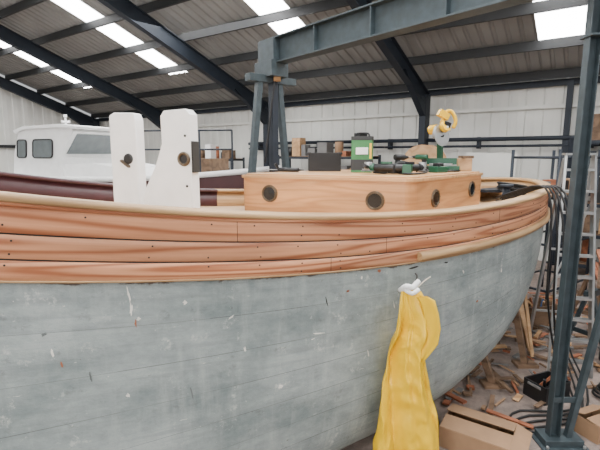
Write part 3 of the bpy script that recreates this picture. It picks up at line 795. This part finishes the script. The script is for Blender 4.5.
for i in range(300):
    x = R.uniform(1.7, 6.2); y = 4.2+R.uniform(0, 1)*3.2+(x-2.4)*.6
    rel = V((x, y, 0))-S0
    if (x-1.86)**2+(y-4.12)**2 < .62**2 or (x-3.12)**2+(y-4.3)**2 < .4**2 or (x-2.73)**2+(y-4.15)**2 < .4**2: continue
    if not outside(x, y, -.7 if rel.dot(F) < 3.6 else .05): continue
    g.box(V((x, y, .02+R.uniform(0, .05))), (R.uniform(.06, .55), R.uniform(.02, .08), R.uniform(.01, .03)), R.choice(['pine', 'oldwood', 'redwood', 'oldwood', 'skin', 'card', 'oldwood']), (R.uniform(-.08, .08), R.uniform(-.08, .08), R.uniform(0, 3.1)))
g.done(mv=FL)
def crate(c, sz, rz, k, name='tool_crate'):
    g = MB(name); m = Matrix.Rotation(rz, 3, 'Z'); c = V(c); w_, d, h = sz; P = lambda x, y, z: c+m @ V((x, y, z))
    g.box(P(0, 0, .01), (w_, d, .02), k, (0, 0, rz))
    for sx in (-1, 1):
        g.box(P(sx*w_/2, 0, h/2), (.02, d, h), k, (0, 0, rz)); g.box(P(0, sx*d/2, h/2), (w_, .02, h), k, (0, 0, rz))
        g.box(P(sx*(w_/2+.012), 0, h*.85), (.02, d*.6, .03), 'skin', (0, 0, rz))
    for i in range(5): g.bar(P(R.uniform(-.4, .4)*w_, R.uniform(-.4, .4)*d, .04), P(R.uniform(-.4, .4)*w_, R.uniform(-.4, .4)*d, h*1.15), .03, .03, R.choice(['alu', 'pine', 'black', 'redwood', 'blue']))
    g.done(mv=FL)
crate((3.1, 5.05, 0), (.42, .3, .22), .4, 'black'); crate((4.65, 5.35, 0), (.5, .35, .3), .3, 'blue'); crate((4.2, 7.4, 0), (.6, .4, .4), .3, 'oldwood', 'wooden_crate')
g = MB('shop_vacuum'); c = V((4.5, 5.85, 0)); g.cyl(c+V((0, 0, .08)), c+V((0, 0, .42)), .16, 'dsteel', 22); g.cyl(c+V((0, 0, .42)), c+V((0, 0, .58)), .16, 'orange', 22, .11)
for i in range(4):
    a = i*math.pi/2+.4; g.cyl(c+V((.14*math.cos(a), .14*math.sin(a), .04))-V((.02, 0, 0)), c+V((.14*math.cos(a), .14*math.sin(a), .04))+V((.02, 0, 0)), .04, 'black', 12)
g.done(mv=FL)
g = MB('leaning_boards')
for i in range(5):
    b0 = V((3.40+.03*i, 6.45+.10*i, 0)); g.bar(b0+V((.06, -.4, .03)), b0+V((R.uniform(-.05, .03), -.05, 1.0+R.uniform(-.35, .35))), .05, .02, R.choice(['redwood', 'oldwood', 'pine']))
g.done(mv=FL)
def shore(c, top, k='oldwood'):
    g = MB('hull_prop'); c = V(c); t = V(top)
    g.bar(c, t, .08, .08, k); g.box(c+V((0, 0, .02)), (.3, .2, .04), k); g.box(t, (.2, .16, .05), k, (0, .2, .5)); g.done()
shore((2.55, 5.3, FZ), (2.35, 5.45, .22), 'oldwood'); shore((3.25, 5.85, FZ), (3.05, 6.0, .70), 'oldwood')
def cbox(c, size, rz):
    g = MB('cardboard_box'); m = Matrix.Rotation(rz, 3, 'Z'); c = V(c); w_, d, h = size; P = lambda x, y, z: c+m @ V((x, y, z))
    for x, y, sx, sy in ((0, -d/2, w_, .008), (0, d/2, w_, .008), (-w_/2, 0, .008, d), (w_/2, 0, .008, d)):
        g.box(P(x, y, h/2), (sx, sy, h), 'card', (0, 0, rz))
    g.box(P(0, 0, .008), (w_, d, .008), 'card', (0, 0, rz))
    for sy, z1 in ((-1, .012), (1, .05)):
        g.hexa([P(-w_/2, sy*d/2, h), P(w_/2, sy*d/2, h), P(w_/2, sy*.01, h+z1), P(-w_/2, sy*.01, h+z1), P(-w_/2, sy*d/2, h+.006), P(w_/2, sy*d/2, h+.006), P(w_/2, sy*.01, h+z1+.006), P(-w_/2, sy*.01, h+z1+.006)], 'card')
    g.hexa([P(w_/2, -d/2, h), P(w_/2, d/2, h), P(w_*.72, d/2, h*.75), P(w_*.72, -d/2, h*.75), P(w_/2, -d/2, h+.006), P(w_/2, d/2, h+.006), P(w_*.72, d/2, h*.75+.006), P(w_*.72, -d/2, h*.75+.006)], 'card')
    g.done(mv=FL)
cbox((1.86, 4.12, 0), (.66, .5, .22), -.6); cbox((3.22, 4.32, 0), (.35, .3, .2), .4)
for k in range(5):
    g = MB('power_cable'); j = k*.05
    g.tube([(2.75+j, 6.05, 2.0), (3.0+j, 5.6, 2.2), (3.12+j, 5.42, 2.12), (3.16+j, 5.36-j, 1.6), (3.2+j*1.2, 5.4-j, .9-j), (3.4+j, 5.5, .1), (3.45+j, 5.3-j, FZ+.06), (3.2, 4.7-j, FZ+.03), (2.6+j, 4.7-j*2, FZ+.02), (2.35, 4.5-j, FZ+.02)], .013, 'rubber')
    g.done()
g = MB('extension_lead_reel'); c = V((3.9, 5.0, 0))
for i in range(5): g.torus(c+V((.02*i, .01*i, .03+.03*i)), (0, .1, 1), .2-.01*i, .014, 'rubber')
g.done(mv=FL)
def tin(c, k, r=.1, h=.2):
    g = MB('paint_tin'); c = V(c); g.cyl(c, c+V((0, 0, h)), r, k, 20); g.torus(c+V((0, 0, h)), (0, 0, 1), r, .006, 'alu'); g.tube([c+V((-r, 0, h*.85)), c+V((-r*.6, 0, h*1.4)), c+V((r*.6, 0, h*1.4)), c+V((r, 0, h*.85))], .003, 'alu'); g.done(mv=FL)
tin((4.3, 5.0, 0), 'blue'); tin((5.2, 5.9, 0), 'white', .13, .3)

# ================================================================ LIGHT + CAMERA
wd = bpy.data.worlds.new('daylight'); bpy.context.scene.world = wd; wd.use_nodes = True
bg = wd.node_tree.nodes['Background']; bg.inputs[0].default_value = (.96, .98, 1, 1); bg.inputs[1].default_value = .7
def area(name, loc, tgt, sx, sy, e, col=(1, 1, 1)):
    l = bpy.data.lights.new(name, 'AREA'); l.shape = 'RECTANGLE'; l.size = sx; l.size_y = sy; l.energy = e; l.color = col
    o = bpy.data.objects.new(name, l); o.location = loc; o.rotation_euler = (V(tgt)-V(loc)).to_track_quat('-Z', 'Y').to_euler()
    bpy.context.scene.collection.objects.link(o); return o
area('camera_side_fill', (-5.0, -6.0, 4.6), (0.5, 4, 1.4), 3.5, 3, 680, (1, .99, .97))  # added fill lamp behind the camera to brighten the hull; no doorway is modelled
area('rooflight_glow', (1.5, 4.5, 6.9), (1.2, 4.5, 0), 3, 4, 480)
area('rooflight_glow', (-5, 12, 6.2), (-5, 12.3, 0), 9, 4, 800)

cam = bpy.data.cameras.new('camera'); cam.lens = 25.98; cam.sensor_width = 36; cam.clip_end = 200
co = bpy.data.objects.new('camera', cam); co.location = (0, 0, 2.6); co.rotation_euler = (math.radians(90-9.2), 0, 0)
bpy.context.scene.collection.objects.link(co); bpy.context.scene.camera = co
